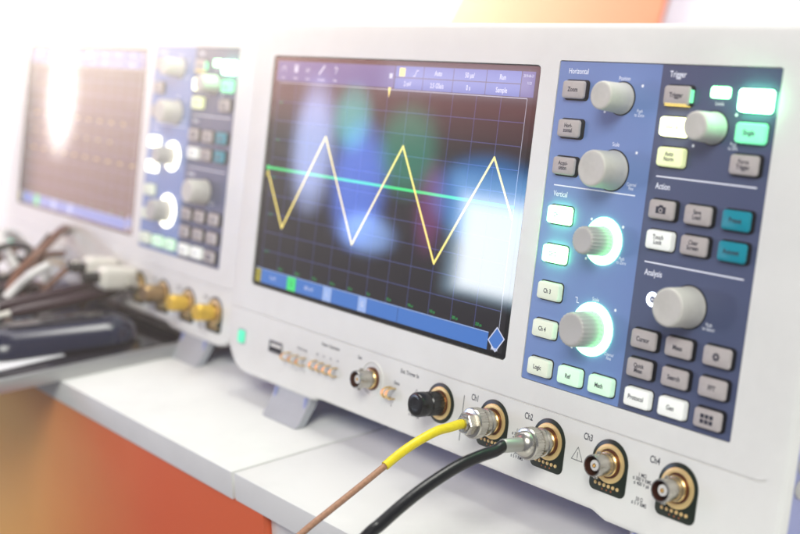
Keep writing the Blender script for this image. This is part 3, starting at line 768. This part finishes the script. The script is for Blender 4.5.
# ------------------------------------------------------------------ room behind
WALL = mat('wall_paint', (.60, .60, .68), .8, bump=.1, bscale=60)
LILAC = mat('slat_paint', (.24, .22, .26), .6)
ORB = mat('orange_board', (.56, .15, .06), .7)
mb = MB(); mb.box(-4000, 2000, 903, 960, -749, 2200, WALL); tag(mb.build('wall'), 'plain pale wall behind the table', 'wall')
mb = MB()
def wp(x, z): return (x, z)
q = [(-902, -420), (-486, -420), (-400, 900), (-720, 900)]
q = [(-930, -300), (-560, -300), (-395, 640), (-660, 900)]
q = [(-868+ (z-215)*.83, z) for z in (-200, 700)] ; r2 = [(-444 + (z-215)*.33, z) for z in (700, -200)]
mb.loft([[(x, y, z) for x, z in q + r2] for y in (902.5, 897)], ORB)
tag(mb.build('orange_board'), 'pale orange slanted board on the wall behind the front oscilloscope', 'board')
sp = bpy.data.objects.new('slatted_screen', None); col.objects.link(sp); sp.location = (-2.9, .88, -.75)
tag(sp, 'grey lilac slatted partition at the far left', 'partition')
mb = MB()
for k in range(60): mb.box(-900, 745, -6, 12, k*26, k*26 + 21, LILAC)
mb.build('slats', sp)
mb = MB(); mb.box(-900, 745, 13, 19, 0, 1600, mat('slat_back', (.34, .32, .38), .7)); mb.build('backing', sp)
FL = mat('floor_carpet', (.22, .22, .25), .9, bump=.3, bscale=200)
mb = MB(); mb.box(-4000, 2000, -2200, 902, -775, -750.5, FL); tag(mb.build('floor'), kind='structure')

# ------------------------------------------------------------------ camera
cam = bpy.data.cameras.new('camera'); co = bpy.data.objects.new('camera', cam); col.objects.link(co)
fwd = Vector((-.76603994, .60554213, -.21564218)); up = Vector((-.15160519, .15580944, .97608365)); right = fwd.cross(up).normalized(); up = right.cross(fwd).normalized()
Mx = Matrix((right, up, -fwd)).transposed().to_4x4(); Mx.translation = Vector((638.5909, -412.8508, 243.5808)) * S
co.matrix_world = Mx
cam.sensor_width = 36; cam.lens = 36*1235.5018/800; cam.clip_start = .01; cam.clip_end = 100
cam.dof.use_dof = True; cam.dof.focus_distance = .572; cam.dof.aperture_fstop = 6.4
scn.camera = co

# ------------------------------------------------------------------ light
w = bpy.data.worlds.new('World'); scn.world = w; w.use_nodes = True
bg = w.node_tree.nodes['Background']; bg.inputs['Color'].default_value = (.80, .86, 1.0, 1); bg.inputs['Strength'].default_value = .23
def area(name, loc, target, sx, sy, radiance, color=(1,1,1), spread=180):
    l = bpy.data.lights.new(name, 'AREA'); l.shape = 'RECTANGLE'; l.size = sx; l.size_y = sy
    l.energy = radiance * PI * sx * sy; l.color = color; l.spread = math.radians(spread)
    o = bpy.data.objects.new(name, l); col.objects.link(o); o.location = loc
    d = Vector(target) - Vector(loc); o.rotation_euler = d.to_track_quat('-Z', 'Y').to_euler(); return o
area('ceiling_softbox', (.1, .35, 1.7), (.15, -.05, 0), 1.0, .5, 7.4, (1, 1, .92))
area('front_softbox', (1.1, -1.2, 1.3), (.15, 0, .1), .9, .7, 10.0, (1, 1, .93))
area('wall_wash', (-1.2, .2, 1.9), (-1.2, .9, .4), 3.2, .5, 1.6, (1, .98, 1))
area('flare_lamp', (-1.80, .80, .40), (.3, -.2, .2), .42, .25, 540, (1, .87, .73))  # added backlight behind the rear scope, makes the flare glow
def refl(name, u, v, su, sv, radiance, color, w=-900, shape=None):
    """an added unseen lamp facing the scopes, placed for its reflection in the screen"""
    p = d2w(u, v, w) * S; n = d2w(u, v, w + 100) * S
    o = area(name, p, n, su*S, sv*S, radiance, color)
    # keep its sides parallel to the screen
    o.rotation_euler = (Matrix.Rotation(-A, 4, 'X') @ Matrix.Rotation(PI/2, 4, 'X')).to_euler()
    if shape: o.data.shape = shape
    return o
for k in range(6): refl('screen_refl_white', -722 - 3*k, -198 + 4*k, 150 + 15*k, 128 + 15*k, 3.2 if k < 3 else 1.2, (1, 1, 1) if k < 3 else (.45, .74, 1), w=-900 - k)
for k in range(4): refl('screen_refl_lilac_top', -850 - 12*k, 62, 300 + 40*k, 26 + 14*k, 1.1, (.78, .80, 1), w=-908 - k)
for k in range(4): refl('screen_refl_red', -1000, 56 + 17*k, 1000, 170 - 34*k, .26, (1, .24, .22), w=-914 - k)
for k in range(4): refl('screen_refl_amber', -2300, -150 - 20*k, 1000 - 60*k, 700 - 90*k, .5, (1, .62, .58), w=-910 - k)
for k in range(5): refl('screen_refl_red', -1000, 400 + 22*k - 55, 900, 800, .22, (1, .30, .32), w=-910 - k)
def soft(name, u, v, su, sv, rad, color, w=-905, n=4, grow=.20):
    for k in range(n): refl(name, u, v, su*(1 + grow*k), sv*(1 + grow*k), rad/n*1.3, color, w=w - .5*k, shape='ELLIPSE')
soft('screen_refl_far', -2545, -40, 95, 160, 5.0, (1, .97, .95), w=-902, grow=.35)
soft('screen_refl_blue', -760, -125, 180, 95, 4.0, (.03, .35, 1))
soft('screen_refl_lilac', -1245, -75, 90, 165, 4.8, (.48, .58, 1))
soft('screen_refl_blue_left', -1105, -130, 110, 150, 4.4, (.12, .26, 1), w=-912)
soft('screen_refl_teal', -1150, -15, 75, 80, 3.8, (.10, .62, .60), w=-918)
soft('screen_refl_green', -990, -60, 110, 110, 2.0, (.03, .55, .34), w=-922)
soft('screen_refl_blue_low', -1085, -215, 110, 50, 4.6, (.30, .5, 1), w=-926)
soft('screen_refl_magenta', -925, -150, 50, 110, 1.6, (.6, .10, .45), w=-930)

scn.cycles.use_denoising = True
try: scn.cycles.denoiser = 'OPENIMAGEDENOISE'
except Exception: pass
scn.cycles.max_bounces = 8; scn.cycles.caustics_reflective = False; scn.cycles.caustics_refractive = False
scn.cycles.sample_clamp_indirect = 6
vs = scn.view_settings; vs.view_transform = 'Standard'; vs.look = 'None'; vs.exposure = .40; vs.gamma = 1

hz = bpy.data.materials.new('flare_air'); hz.use_nodes = True; hn = hz.node_tree; hn.nodes.clear()  # added scattering volume, stands in for the veil of lens flare
ho = hn.nodes.new('ShaderNodeOutputMaterial'); hv = hn.nodes.new('ShaderNodeVolumePrincipled')
hv.inputs['Density'].default_value = HAZE; hv.inputs['Color'].default_value = (.96, .94, .95, 1); hv.inputs['Anisotropy'].default_value = .84
hn.links.new(hv.outputs[0], ho.inputs['Volume'])
mb = MB(); mb.box(-4200, 2300, -2300, 1100, -1800, 2500, hz); h = mb.build('flare_haze'); tag(h, kind='stuff')
